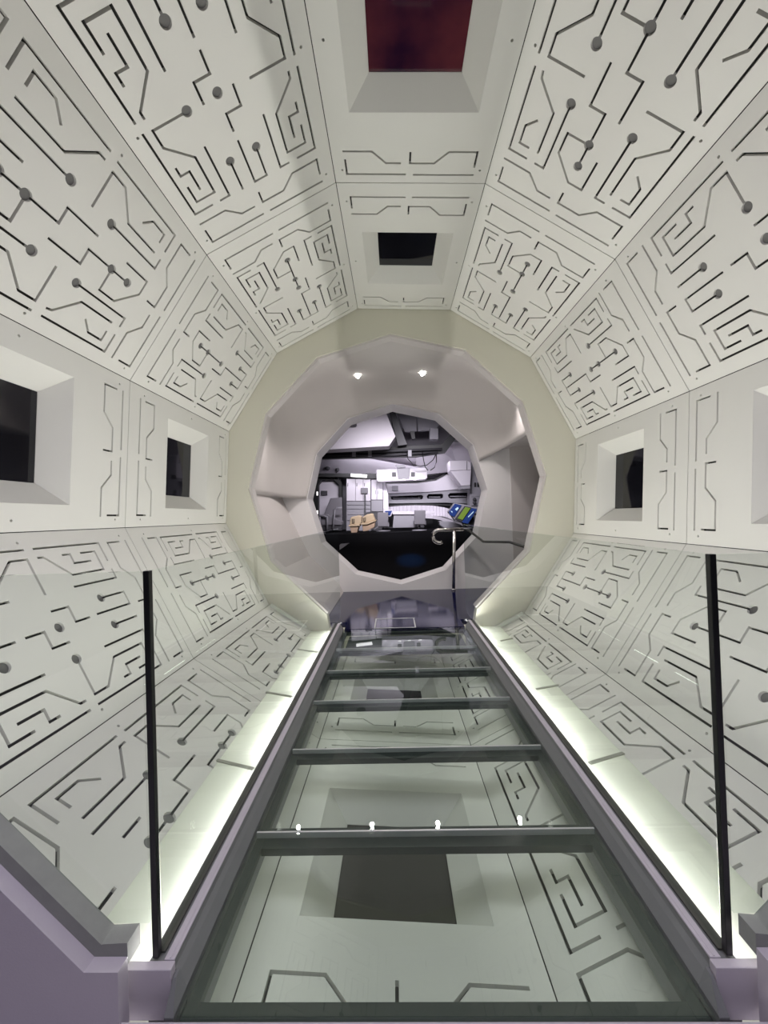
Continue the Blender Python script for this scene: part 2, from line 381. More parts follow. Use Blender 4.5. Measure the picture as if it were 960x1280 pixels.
# ------------------------------------------------------------------ vestibule
YB = 6.41
ZT = 1.78+ZC
prof = [(-.95, -.02), (-1.02, .13), (-1.50, .62), (-1.66, .95), (-1.93, 1.58), (-1.93, ZT), (2.0, ZT)]
b = MB()
def wallstrip(b, pts, ya, yb, th=.06):
    for p0, p1 in zip(pts, pts[1:]):
        d = Vector((p1[0]-p0[0], p1[1]-p0[1])).normalized(); n = Vector((-d.y, d.x))*th
        b.loft([[(p0[0], ya, p0[1]), (p1[0], ya, p1[1]), (p1[0]+n.x, ya, p1[1]+n.y), (p0[0]+n.x, ya, p0[1]+n.y)], [(p0[0], yb, p0[1]), (p1[0], yb, p1[1]), (p1[0]+n.x, yb, p1[1]+n.y), (p0[0]+n.x, yb, p0[1]+n.y)]])
wallstrip(b, prof[:6], Y1+.125, YB); struct(b.build('wall_vestibule_left', M['vest']))
DC = .74
b = MB(); b.box((-2.0, Y1+.125, ZT), (1.95, YB, ZT+.06)); struct(b.build('ceiling', M['vest']))
# the back wall sweeps forward into ceiling and left wall in one smooth cove
def rim_r(a):
    c, s_ = math.cos(a), math.sin(a); return 1.505*math.cos(math.radians(15))/math.cos(((math.degrees(a)-1) % 30-15)*math.pi/180)
def out_r(a):
    c, s_ = math.cos(a), math.sin(a); ax = 1.80 if c > 0 else 1.92; n = 5.0
    return (abs(c/ax)**n+abs(s_/1.735)**n)**(-1/n)
b = MB(); NA, NP = 72, 14; grid = []
for i in range(NA+1):
    a_ = math.radians(20+(181-20)*i/NA); row = []
    for j in range(NP+1):
        f = math.pi/2*j/NP; r = rim_r(a_)+.012+(out_r(a_)-rim_r(a_)-.012)*math.sin(f); y = YB-.004-DC*(1-math.cos(f))
        row.append(b.bm.verts.new((-.01+r*math.cos(a_), y, ZC-.03*(1-math.sin(f))+r*math.sin(a_))))
    row.append(b.bm.verts.new((row[-1].co.x, Y1+.126, row[-1].co.z)))
    grid.append(row)
for g0, g1 in zip(grid, grid[1:]):
    for j in range(NP+1): b.bm.faces.new((g0[j], g0[j+1], g1[j+1], g1[j])).smooth = True
bmesh.ops.recalc_face_normals(b.bm, faces=b.bm.faces); bmesh.ops.solidify(b.bm, geom=b.bm.faces[:], thickness=.02)
struct(b.build('wall_cove', M['vest']))
# right wall with a tall doorway into a dark side passage
XR, DZ, DYa, DYb = 1.80, 2.30, 4.75, YB-.01
b = MB(); b.box((XR, Y1+.125, DZ), (XR+.08, YB, ZT)); b.box((XR, Y1+.125, -.02), (XR+.08, DYa, DZ)); struct(b.build('wall_vestibule_right', M['vest']))
b = MB()
b.box((XR+.08, DYb+.0, -.02), (XR+1.8, DYb+.08, DZ+.02)); b.box((XR+.08, DYa-.08, -.02), (XR+1.8, DYa, DZ+.02))
b.box((XR+1.8, DYa-.08, -.02), (XR+1.88, DYb+.08, DZ+.02)); b.box((XR+.08, DYa-.08, DZ+.02), (XR+1.88, DYb+.08, DZ+.1))
struct(b.build('wall_passage', M['vest']))
b = MB(); b.box((-.665, 4.262, -.05), (.665, Y1+.13, 0)); b.box((-.95, Y1+.13, -.05), (2.0+1.6, YB+.5, 0)); struct(b.build('floor_vestibule', M['navy']))
# back wall with the second opening
BR, BX, BZ, BT = 1.505, -.01, ZC-.03, math.radians(1.0)
bh = [(BX+BR*math.cos(math.radians(a)+BT), BZ+BR*math.sin(math.radians(a)+BT)) for a in range(-90, 270, 30)]
struct(wall_plate('wall_back', [(-2.0, .0), (1.88, .0), (1.88, ZT), (-2.0, ZT)], [bh], YB, YB+.46, M['rim']))
# inlaid metal frame in the navy floor
b = MB()
for a, c in (((-.335, 4.65, 0), (.14, 4.67, .004)), ((-.335, 4.275, 0), (-.322, 4.65, .004)), ((.118, 4.275, 0), (.131, 4.65, .004)), ((-.335, 4.266, 0), (.131, 4.28, .004))): b.box(a, c)
tag(b.build('floor_hatch_frame', M['seam']), 'thin metal hatch outline set into the navy floor', 'hatch frame')
# ceiling downlights
LPOS = [(-.54, 5.655), (.419, 5.667), (-1.50, 5.20), (1.50, 5.30)]
for i, (x, y) in enumerate(LPOS):
    ZL = ZC+[1.70, 1.70, 1.36, 1.36][i]
    e = thing('downlight', ['left of the two bright downlights above the round opening', 'right of the two bright downlights above the round opening', 'downlight hidden behind the end wall above its left shoulder', 'downlight hidden behind the end wall above its right shoulder'][i], 'ceiling light', (x, y, ZL), 'vestibule downlights')
    b = MB(); b.lathe([(.055, -.008), (.055, 0.0), (.032, 0.0), (.032, -.008)], (x, y, ZL)); b.build('trim_ring', M['lampring'], e)
    b = MB(); b.lathe([(.001, -.034), (.014, -.032), (.026, -.022), (.031, -.006), (.031, -.002), (.001, -.002)], (x, y, ZL)); b.build('lamp', M['lamp'], e)
    l = bpy.data.lights.new('downlight_beam', 'SPOT'); l.energy = [80, 80, 30, 30][i]; l.color = (1, .93, .91); l.spot_size = 2.2; l.spot_blend = .8; l.shadow_soft_size = .03
    lo = bpy.data.objects.new('downlight_beam', l); C.objects.link(lo); lo.location = (x, y, ZL-.075)

# ------------------------------------------------------------------ walkway
GX = .667
bars = [.9607, 1.5301, 2.0721, 2.615, 3.1258, 3.64, 4.2443]
wf = thing('walkway_frame', 'dark grey steel walkway frame running along the middle of the tunnel', 'walkway', (0, 1, -.3))
for s in (-1, 1):
    b = MB(); X = lambda v: s*v
    p = [(X(.778), -.185), (X(.778), .058), (X(.774), .062), (X(.735), .066), (X(.708), .066), (X(.702), .050), (X(.690), .036), (X(GX+.004), .004), (X(GX+.004), -.185)]
    b.prism([(x, 1.0265, z) for x, z in p], (0, 4.262-1.0265, 0)); b.prism([(X(GX+.004), .962, -.03), (X(GX+.004), 1.026, -.03), (X(GX+.004), 1.026, .004), (X(GX+.004), .962, .002)], (s*.024, 0, 0)); b.loft([[(X(GX+.004), .962, .002), (X(GX+.028), .962, .002), (X(GX+.028), 1.026, .004), (X(GX+.004), 1.026, .004)], [(X(.690), 1.010, .045), (X(.698), 1.010, .045), (X(.698), 1.026, .05), (X(.690), 1.026, .05)]]); b.build('side_beam', M['beam'], wf)
    b = MB(); b.box((X(.632), .965, -.05), (X(.664), 4.25, -.0265)); b.build('ledger', M['flange'], wf)
    b = MB(); b.box((X(.704), 1.027, .0662), (X(.732), 4.262, .073), .002); b.box((X(.714), 1.03, .073), (X(.719), 4.25, .0742)); b.build('curb_cap', M['lavender'], wf)
    b = MB(); b.box((X(.700), 1.004, -.06), (X(.825), 1.026, .0715), .002); b.build('end_plate', M['lavender'], wf)
for i, y in enumerate(bars):
    w = (.0, .055) if i == 0 else ((-.045, .0) if i == 6 else (-.05, .05))
    b = MB(); b.box((-.631, y+w[0]+.004, -.055), (.631, y+w[1], -.0265)); b.build('crossbar', M['flange'], wf)
PN = ['nearest glass floor pane, over a dark window in the bottom panel', 'second glass floor pane from the entrance, with lamp reflections at its near edge', 'third glass floor pane from the entrance', 'fourth glass floor pane from the entrance', 'fifth glass floor pane from the entrance', 'farthest glass floor pane, touching the navy floor']
for i, (ya, yb) in enumerate(zip(bars, bars[1:])):
    b = MB(); b.box((-GX+.002, ya+.004, -.026), (GX-.002, yb-.004, 0), .002); tag(b.build('glass_floor_pane', M['fpane']), PN[i], 'floor glass', 'glass floor panes')
for i, y in enumerate(bars[1:-1]):
    b = MB(); b.box((-GX+.004, y-.0035, -.022), (GX-.004, y+.0035, .0006)); b.build('joint_strip', M['seam'], wf)

b = MB(); b.box((-.60, 3.69, -.075), (.60, 4.19, -.058)); b.build('added_dark_plate', M['flange'], wf)  # dark sheet added below the farthest pane to make it look dark
# lit shelves either side of the walkway
SZ = -.055
def planeX(k, z):        # x on the inner face of lining k at height z
    th = math.radians(k)+TILT; return (AP-(z-ZC)*math.sin(th))/math.cos(th)
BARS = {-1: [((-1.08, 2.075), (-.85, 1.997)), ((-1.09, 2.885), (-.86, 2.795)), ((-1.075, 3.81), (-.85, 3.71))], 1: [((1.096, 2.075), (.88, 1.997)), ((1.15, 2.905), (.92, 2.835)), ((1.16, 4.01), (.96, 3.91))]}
for s in (-1, 1):
    xo = planeX(240 if s < 0 else 300, SZ)
    xo2 = planeX(240 if s < 0 else 300, SZ-.008)
    e = thing('light_shelf', 'glowing white frosted shelf along the %s side of the walkway' % ('left' if s < 0 else 'right'), 'light shelf', (s*.95, 1.03, SZ), 'lit shelves beside the walkway')
    b = MB()      # moulded tray: top sheet with a turned-down lip all round
    q4 = [(s*.780, 1.035), (xo-s*.002, 1.035), (xo-s*.002, 4.425), (s*.780, 4.425)]; q5 = [(s*.780, 1.035), (xo2-s*.002, 1.035), (xo2-s*.002, 4.425), (s*.780, 4.425)]
    b.loft([[(x, y, SZ) for x, y in q4], [(x, y, SZ-.008) for x, y in q5]], cap=False); b.quad([(x, y, SZ) for x, y in q4]); bmesh.ops.remove_doubles(b.bm, verts=b.bm.verts, dist=1e-5)
    b.build('diffuser_sheet', M['diff'], e)
    for (p, q) in BARS[s]:  # thin grey bars standing in for shadow bars across the shelf
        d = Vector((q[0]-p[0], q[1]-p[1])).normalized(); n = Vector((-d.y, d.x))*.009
        b = MB(); b.prism([(p[0]+n.x, p[1]+n.y, SZ+.0005), (q[0]+n.x, q[1]+n.y, SZ+.0005), (q[0]-n.x, q[1]-n.y, SZ+.0005), (p[0]-n.x, p[1]-n.y, SZ+.0005)], (0, 0, .006)); b.build('shade_bar', M['shade_bar'], e)
    # end profile along the low lining at the end wall
    k = 240 if s < 0 else 300; th = math.radians(k)+TILT; n = Vector((math.cos(th), 0, math.sin(th))); t = Vector((-math.sin(th), 0, math.cos(th)))
    base = n*(AP-.001)+Vector((0, 0, ZC)); t0, t1 = (-.52, -.03) if s < 0 else (.03, .52)
    pr = [base+t*t0, base+t*t1, base+t*t1-n*.03, base+t*t0-n*.03]
    b = MB(); b.prism([(p.x, Y1-.035, p.z) for p in pr], (0, .034, 0)); struct(b.build('trim_4' if s < 0 else 'trim_5', M['shelf']))
    # LED battens: one row under the frosted sheet, plus added strips that brighten ceiling and underfloor
    for j, (ya, yb) in enumerate(((1.06, 2.0), (2.08, 2.80), (2.90, 3.72), (3.82, 4.38))):
        def batten(nm, wid, en, pos, zdir, spread):
            l = bpy.data.lights.new(nm, 'AREA'); l.shape = 'RECTANGLE'; l.size = yb-ya; l.size_y = wid; l.color = (1, .985, .95); l.energy = en*(yb-ya); l.spread = math.radians(spread)
            lo = bpy.data.objects.new(nm, l); C.objects.link(lo)
            z = -Vector(zdir).normalized(); xax = Vector((0, 1, 0)); yax = z.cross(xax)
            mw = Matrix((xax, yax, z)).transposed().to_4x4(); mw.translation = (pos[0], (ya+yb)/2, pos[1]); lo.matrix_world = mw
        batten('shelf_batten', .035, 2.2 if j == 0 else 4.2, (s*.825, SZ-.075), (0, 0, 1), 180)
        batten('added_uplight', .02, 10.5, (s*.792, .02), (s*.10, 0, 1), 140)  # unseen strip added outside the beam to brighten the ceiling
        batten('added_underfloor_light', .02, .65, (s*.625, -.075), (-s*.9, 0, -.6), 170)  # unseen strip added below the walkway to brighten the bottom panel

# glass barriers
BX0 = .755; TOP = ZC-.5219
for s in (-1, 1):
    side = 'left' if s < 0 else 'right'
    e = thing('glass_barrier', 'clear glass barrier along the %s side of the walkway with a black corner edge' % side, 'glass barrier', (s*BX0, 1.036, .06), 'glass barriers')
    x0, x1 = sorted((s*(BX0-.006), s*(BX0+.006)))
    b = MB(); b.box((x0, 1.05, .072), (x1, 4.60, TOP), .0015); b.build('side_pane', M['pane'], e)
    hx = [(p[0], p[1]) for p in (ph[-3:] if s < 0 else ph[:3][::-1])]   # 180,210,240 deg
    z = TOP; p, q_ = hx[0], hx[1]; tt = (z-p[1])/(q_[1]-p[1]); top = (p[0]+(q_[0]-p[0])*tt-s*.04, z)
    q1 = (hx[1][0]-s*.035, hx[1][1]+.02); q2 = (hx[2][0]-s*.01, hx[2][1]+.038)
    poly = [(s*(BX0+.016), z), top, q1, q2, (s*(BX0+.016), q2[1])]
    b = MB(); b.prism([(x, 1.036-.006, zz) for x, zz in poly], (0, .012, 0)); b.build('front_pane', M['pane'], e)
    x0, x1 = sorted((s*(BX0-.007), s*(BX0+.010)))
    b = MB(); b.box((x0, 1.029, .072), (x1, 1.046, TOP+.001), .002); b.build('corner_strip', M['black'], e)['label'] = 'black corner edge strip'
    x0, x1 = sorted((s*(BX0-.014), s*(BX0+.016)))
    b = MB(); b.box((x0, 1.048, .0665), (x1, 4.262, .0715), .001); b.build('floor_channel', M['shoe'], e)

# handrail by the second opening
e = thing('handrail', 'stainless steel handrail with a curled end beside the round opening', 'handrail', (.862, 6.30, 0))
path = []
for k in range(0, 10):
    a = math.radians(-62-k*(208/9)); path.append((.655+.103*math.cos(a), 6.3, .885+.105*math.sin(a)))
path += [(.70, 6.3, .99), (1.06, 6.3, .99)]
b = MB(); b.tube(path, .031); b.build('rail', M['steel'], e); b = MB(); b.tube([(1.06, 6.3, .99), (1.12, 6.3, .985), (1.36, 6.25, .78), (1.62, 5.70, .80), (1.70, 5.20, .76)], .02); b.build('wall_rail', M['shoe'], e)['label'] = 'dark rail running along the side wall'
b = MB(); b.tube([(.862, 6.3, .03), (.905, 6.3, .975)], .027); b.build('post', M['steel'], e)
b = MB(); b.lathe([(.035, 0), (.035, .012), (.024, .03), (.022, .06)], (.862, 6.3, 0)); b.build('foot_collar', M['steel'], e)

# ------------------------------------------------------------------ camera maths (used only to read positions off the photograph's plan)
CAM = Vector((-.0778, 0, ZC-.3933))
yaw, pit, rol = -.0244, .0112, .0327
A_ = Matrix(((math.cos(yaw), -math.sin(yaw), 0), (math.sin(yaw), math.cos(yaw), 0), (0, 0, 1)))
B_ = Matrix(((1, 0, 0), (0, math.cos(pit), math.sin(pit)), (0, -math.sin(pit), math.cos(pit))))
D_ = Matrix(((math.cos(rol), 0, -math.sin(rol)), (0, 1, 0), (math.sin(rol), 0, math.cos(rol))))
RW = D_ @ B_ @ A_
def at(px, py, Y):
    d = RW.transposed() @ Vector(((px-480)/480, 1, -(py-640)/480)); return CAM+d*(Y/d.y)

# ------------------------------------------------------------------ the set beyond the second opening
def c6(x, y, Y): return at(380+x/4, 490+y/4, Y)
def c1(x, y, Y): return at(390+x*110/960, 590+y*110/960, Y)
def c2(x, y, Y): return at(480+x*130/960, 570+y*130/960, Y)
def slab(f, pts, Y, dep, bev=0.0):
    b = MB(); b.prism([f(x, y, Y) for x, y in pts], (0, dep, 0), bev); return b
def rect(x0, y0, x1, y1): return [(x0, y0), (x1, y0), (x1, y1), (x0, y1)]
STG = c1(450, 660, 10.2).z
b = MB(); b.prism([(-4, YB+.47, -.02), (-4, 9.4, STG), (-4, 9.4, STG-.1), (-4, YB+.47, -.12)], (8.5, 0, 0)); struct(b.build('floor_ramp', M['stage']))
b = MB(); b.box((-4, 9.4, STG-.1), (4.5, 14, STG)); struct(b.build('floor_stage', M['stage']))
b = MB(); b.box((-4.2, 13.0, -.1), (4.6, 13.1, 6)); struct(b.build('wall_set_back', M['setgrey']))
b = MB(); b.box((-4.2, YB+.5, -.1), (-4.1, 13, 6)); struct(b.build('wall_set_left', M['setdark']))
b = MB(); b.box((4.5, YB+.5, -.1), (4.6, 13, 6)); struct(b.build('wall_set_right', M['setdark']))
b = MB(); b.box((-4.2, YB+.5, 5.2), (4.6, 13.1, 5.3)); struct(b.build('ceiling_set', M['setdark']))
# ceiling: white hanging slab, dark beams, recessed grey panels
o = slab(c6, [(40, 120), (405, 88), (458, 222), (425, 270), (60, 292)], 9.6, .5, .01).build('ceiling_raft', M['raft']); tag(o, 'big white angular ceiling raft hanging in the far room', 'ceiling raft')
e = tag(MB().lathe([(.05, .14), (.10, .12), (.12, .0), (.10, -.02)], c6(240, 165, 9.5)+Vector((0, 0, -.02))).build('raft_spotlight', M['setdark']), 'dark spotlight under the white ceiling raft', 'spotlight')
e = thing('ceiling_truss', 'black ceiling beams crossing behind the white raft in the far room', 'beam', c6(400, 300, 10.6))
slab(c6, [(70, 285), (470, 272), (690, 262), (760, 180), (790, 190), (710, 300), (560, 322), (60, 332)], 10.6, .25).build('cross_beam', M['setblack'], e)
slab(c6, [(425, 85), (450, 85), (515, 262), (470, 268)], 10.3, .25).build('diagonal_beam', M['setdark'], e)
b = MB(); b.tube([c6(90, 298, 10.5), c6(420, 296, 10.5), c6(690, 285, 10.5)], .035); b.tube([c6(90, 318, 10.5), c6(430, 315, 10.5), c6(670, 300, 10.5)], .03); b.build('conduit', M['setdark'], e)
for x in (240, 320, 520): slab(c6, rect(x, 290, x+18, 322), 10.45, .06).build('clamp', M['setgrey'], e)
slab(c6, [(530, 195), (552, 195), (556, 232), (540, 236)], 10.4, .12).build('lamp_can', M['setblack'], e)
def hang(o, f, x, y, Y):
    q = f(x, y, Y); b = MB(); b.tube([(q.x, q.y, q.z), (q.x, q.y, 5.2)], .02); c = b.mesh('hanger_rod', tuple(o.location)); link('hanger_rod', c, M['setblack'], o)
o = slab(c6, [(450, 70), (560, 70), (565, 195), (505, 200)], 11.2, .1, .01).build('recess_panel', M['setgrey']); tag(o, 'grey recessed ceiling panel right of the diagonal black beam', 'ceiling panel'); hang(o, c6, 505, 80, 11.25)
o = slab(c6, [(565, 80), (720, 90), (660, 190), (570, 195)], 11.2, .1, .01).build('recess_panel', M['setgrey']); tag(o, 'grey recessed ceiling panel beside the small box on the beam', 'ceiling panel'); hang(o, c6, 640, 95, 11.25)
o = slab(c6, [(630, 178), (672, 182), (672, 236), (628, 236)], 10.7, .25, .01).build('junction_box', M['setgrey']); tag(o, 'small grey box fixed on the dark ceiling beam', 'box')
# sloped white soffit
b = MB(); b.loft([[c6(40, 330, 11.55), c6(560, 326, 11.55), c6(700, 305, 11.55), c6(740, 250, 11.55), c6(960, 250, 11.55)], [c6(40, 425, 11.9), c6(560, 420, 11.9), c6(720, 400, 11.9), c6(780, 370, 11.9), c6(960, 370, 11.9)]], cap=False)
bmesh.ops.solidify(b.bm, geom=b.bm.faces[:], thickness=.04); struct(b.build('wall_soffit', M['setwhite']))
for i, (x, y) in enumerate(((118, 383), (168, 390))):
    r = .08 if i == 0 else .05
    tag(MB().lathe([(.02, -.06), (r, -.02), (r, .04), (.02, .06)], c6(x, y, 11.70)).build('soffit_lamp', M['setdark']), ['larger dark lamp on the white soffit above the oval hatch', 'smaller dark lamp on the white soffit, right of the larger one'][i], 'lamp', 'soffit lamps')
# hatch door at the left
e = thing('hatch_door', 'pale oval hatch door in a thick black frame', 'hatch', c1(185, 620, 11.6))
OUT = [(20, 640), (20, 110), (80, 60), (280, 60), (330, 120), (335, 520), (290, 620), (270, 640)]
INN = [(75, 560), (75, 140), (115, 88), (240, 85), (298, 140), (298, 480), (250, 560), (200, 600), (100, 600)]
me_o = [c1(x, y, 11.5) for x, y in OUT]; me_i = [c1(x, y, 11.5) for x, y in INN]
me = perforated('hatch_frame', [(p.x, p.z) for p in me_o], [[(p.x, p.z) for p in me_i]], 0, .2)
o = link('hatch_frame', me, M['setblack'], e); o.matrix_local = Matrix.Translation(-e.location) @ Matrix(((1, 0, 0, 0), (0, 0, 1, 11.4), (0, 1, 0, 0), (0, 0, 0, 1)))
slab(c1, rect(60, 80, 310, 610), 11.62, .06).build('leaf', M['setwhite'], e)
slab(c1, rect(97, 205, 165, 252), 11.55, .06).build('vision_panel', M['setdark'], e)
for y in (215, 420): slab(c1, rect(50, y, 64, y+40), 11.38, .03).build('status_light', M['fluo'], e)
# band and fluorescent sign above cabinets
o = slab(c1, [(40, 15), (760, 15), (760, 65), (600, 75), (375, 55), (40, 50)], 11.2, .3).build('cornice_band', M['setblack']); tag(o, 'black band running above the cabinets and hatch', 'band')
e = thing('light_box', 'lit white fluorescent box on the black band above the cabinets', 'light', c1(520, 60, 11.1))
slab(c1, [(425, 18), (600, 30), (595, 62), (425, 50)], 11.14, .05, .004).build('lens', M['fluo'], e)
slab(c1, [(415, 12), (610, 24), (605, 70), (415, 58)], 11.17, .025).build('housing', M['setdark'], e)
# cabinets
e = thing('tall_cabinet', 'wide white and grey cabinet behind the two tan pet carriers', 'cabinet', c1(510, 640, 11.3))
slab(c1, rect(375, 70, 640, 640), 11.3, .6).build('body', M['setgrey'], e)
for x0, x1 in ((378, 472), (476, 556), (560, 638)):
    d = slab(c1, rect(x0, 76, x1, 315), 11.26, .038, .004).build('door', M['setwhite'], e)
    slab(c1, rect(x0+10, 120, x0+16, 155), 11.245, .014).build('handle', M['setdark'], d)
for y0 in (322, 365, 408, 470): slab(c1, rect(380, y0, 636, y0+38 if y0 < 400 else y0+58), 11.27, .028, .004).build('drawer', M['setgrey'], e)
e = thing('double_cabinet', 'narrow white double door cabinet right of the wide cabinet', 'cabinet', c1(710, 640, 11.35))
slab(c1, rect(645, 75, 775, 640), 11.35, .55).build('body', M['setdark'], e)
for x0, x1 in ((648, 705), (709, 772)):
    d = slab(c1, rect(x0, 78, x1, 302), 11.31, .038, .004).build('door', M['setwhite'], e)
    slab(c1, rect((x1-14 if x0 < 700 else x0+8), 200, (x1-8 if x0 < 700 else x0+14), 240), 11.295, .014).build('handle', M['setgrey'], d)
slab(c1, rect(648, 308, 772, 430), 11.315, .033, .004).build('lower_panel', M['setgrey'], e)
e = thing('end_column', 'white column with two switch lights beside the double cabinet', 'column', c1(800, 430, 11.4))
e['kind'] = 'thing'
slab(c1, [(778, 80), (800, 110), (830, 250), (835, 440), (778, 440)], 11.4, .4).build('shaft', M['setwhite'], e)
for y in (320, 365): slab(c1, rect(792, y, 820, y+36), 11.36, .038, .004).build('switch_light', M['fluo'], e)
# standing post display
e = thing('post_display', 'grey post with a square display head in front of cabinets', 'display', c1(580, 470, 11.2))
slab(c1, rect(532, 172, 608, 232), 11.17, .085, .008).build('display_head', M['seatgrey'], e)
slab(c1, rect(570, 232, 586, 445), 11.20, .055).build('pole', M['setdark'], e)
slab(c1, [(570, 445), (650, 430), (650, 445), (600, 470), (570, 470)], 11.12, .135).build('foot', M['setdark'], e)
# pet carriers
def pet_carrier(upper, lower, door, rim, Y, label, dy):
    e = thing('pet_carrier', label, 'pet carrier', c1(lower[0][0], lower[0][1], Y), 'tan pet carriers')
    slab(c1, lower, Y+.02, dy, .01).build('base_tub', M['carrierlow'], e)
    slab(c1, upper, Y+.01, dy, .025).build('top_shell', M['carrier'], e)
    slab(c1, rim, Y-.02, dy+.05, .008).build('rim', M['carrier'], e)
    d = slab(c1, door, Y-.015, .02).build('vent_window', M['setblack'], e)
    (x0, y0), (x1, y1) = door[0], door[2]
    for k in (1, 2): slab(c1, rect(x0+(x1-x0)*k/3-2, y0, x0+(x1-x0)*k/3+2, y1), Y-.03, .012).build('grate_bar', M['carrier'], d)
    return e
pet_carrier([(408, 580), (418, 500), (440, 485), (520, 470), (540, 490), (540, 560), (515, 582)], [(410, 590), (512, 588), (490, 660), (430, 668)], [(436, 512), (464, 512), (464, 556), (436, 556)], [(396, 578), (520, 572), (522, 590), (398, 596)], 10.15, 'smaller tan pet carrier, left of the pair', .45)
pet_carrier([(545, 565), (552, 490), (600, 462), (665, 450), (690, 525), (600, 558)], [(548, 574), (690, 535), (682, 600), (610, 640), (556, 648)], [(562, 500), (586, 494), (586, 536), (562, 542)], [(530, 560), (600, 556), (700, 520), (700, 534), (602, 574), (530, 576)], 9.72, 'larger tan pet carrier, right of the pair', .35)
o = slab(c1, [(612, 660), (720, 592), (722, 602), (616, 670)], 9.9, .06).build('floor_edge_strip', M['setgrey']); tag(o, 'thin grey strip on the black floor below the right carrier', 'strip')
o = slab(c1, [(300, 800), (310, 786), (405, 776), (330, 830), (300, 850)], 8.4, .05).build('floor_plate', M['setgrey']); tag(o, 'small grey wedge plate on the black floor by the left rim', 'plate')
# lounge chair by the hatch
e = thing('lounge_chair', 'grey high back armchair in front of the hatch', 'chair', c1(220, 640, 10.9))
slab(c1, [(130, 460), (200, 285), (325, 275), (330, 560), (130, 560)], 11.05, .12, .02).build('backrest', M['seatgrey'], e)
slab(c1, [(90, 470), (150, 455), (325, 540), (325, 580), (100, 580)], 10.75, .35, .02).build('seat', M['seatgrey'], e)
for pts in ([(165, 630), (165, 490), (130, 478), (85, 478)], [(230, 620), (245, 410), (270, 392), (330, 392)]):
    b = MB(); b.tube([c1(x, y, 10.65) for x, y in pts], .03); b.build('armrest', M['setgrey'], e)
slab(c1, rect(90, 585, 320, 640), 10.8, .3, .01).build('base', M['setdark'], e)
# swivel chairs with square backs
def swivel(x0, y0, x1, y1, Y, label, f):
    e = thing('swivel_chair', label, 'chair', f((x0+x1)/2, y1+55, Y), 'square backed swivel chairs')
    slab(f, rect(x0, y0, x1, y1), Y, .09, .015).build('backrest', M['seatgrey'], e)
    p = f((x0+x1)/2, y1, Y); w = (f(x1, y1, Y)-f(x0, y1, Y)).x/2
    b = MB(); b.box((p.x-w, p.y+.02, p.z-.02), (p.x+w*1.15, p.y+.5, p.z+.1), .02); b.build('seat', M['setgrey'], e)
    b = MB(); b.tube([(p.x, p.y+.26, p.z-.02), (p.x, p.y+.26, STG+.03)], .03); b.build('pedestal', M['setdark'], e)
    b = MB(); b.lathe([(.2, 0), (.2, .015), (.05, .04)], (p.x, p.y+.26, STG)); b.build('foot', M['setgrey'], e)
swivel(712, 440, 832, 595, 10.2, 'grey square backed swivel chair right of the pet carriers', c1)
swivel(280, 500, 382, 632, 9.85, 'grey square backed swivel chair in front of the white table', c2)
# table and small screen
e = thing('mess_table', 'white topped table with a grey skirt in the far room', 'table', c2(200, 660, 10.5))
slab(c2, [(80, 512), (470, 512), (470, 530), (440, 540), (80, 540)], 10.4, .7, .008).build('tabletop', M['setwhite'], e)
slab(c2, [(90, 545), (290, 545), (290, 660), (80, 662)], 10.45, .5, .006).build('skirt_panel', M['setgrey'], e)
slab(c2, rect(310, 545, 370, 660), 10.8, .1).build('support', M['setdark'], e)
e = thing('tilted_tablet', 'small blue tablet screen tilted on the left end of the table', 'screen', c2(35, 550, 10.5))
slab(c2, [(0, 500), (85, 495), (65, 555), (30, 560), (0, 530)], 10.42, .04, .004).build('casing', M['setwhite'], e)
slab(c2, [(6, 508), (74, 504), (58, 545), (34, 548)], 10.40, .018).build('display', M['blue'], e)
# curved bench
e = thing('curved_bench', 'curved white bench with a ribbed backrest round the table', 'bench', c2(400, 640, 11.3))
bk = [(40, 11.9), (150, 12.0), (300, 12.05), (450, 11.95), (560, 11.7), (640, 11.3)]
topy = [470, 460, 455, 458, 475, 500]; boty = [530, 535, 540, 548, 560, 590]
def smooth_pts(vals, n=8):
    out = []
    for i in range(len(vals)-1):
        for k in range(n):
            t = k/n; t = t; out.append(vals[i]+(vals[i+1]-vals[i])*t)
    return out+[vals[-1]]
xs = smooth_pts([p[0] for p in bk]); Ys = smooth_pts([p[1] for p in bk]); ty = smooth_pts(topy); by = smooth_pts(boty)
b = MB(); loops = []
for i, (x, Y, a, c) in enumerate(zip(xs, Ys, ty, by)):
    r = .025 if i % 2 else 0
    p, q2_ = c2(x, a, Y-r), c2(x, c, Y-r); loops.append([p, q2_, q2_+Vector((0, .2+r, 0)), p+Vector((0, .2+r, 0))])
b.loft(loops); b.build('backrest', M['setwhite'], e)
b = MB(); loops = []
for x, Y, c in zip([380, 450, 520, 580, 640], [11.8, 11.65, 11.4, 11.1, 10.75], [545, 548, 560, 580, 600]):
    p = c2(x, c, Y); loops.append([p, p+Vector((0, .35, 0)), p+Vector((0, .35, -.1)), p+Vector((0, 0, -.1))])
b.loft(loops); b.build('seat', M['setwhite'], e)
slab(c2, [(510, 600), (640, 605), (720, 640), (690, 665), (560, 668), (515, 640)], 10.7, .3, .02).build('seat_end', M['setgrey'], e)
b = MB(); loops = []
for x, Y, c in zip([380, 450, 510, 560], [11.85, 11.7, 11.5, 11.25], [555, 562, 580, 610]):
    p = c2(x, c, Y); q3 = Vector((p.x, p.y, STG)); loops.append([p, q3, q3+Vector((0, .1, 0)), p+Vector((0, .1, 0))])
b.loft(loops); b.build('plinth', M['setblack'], e)
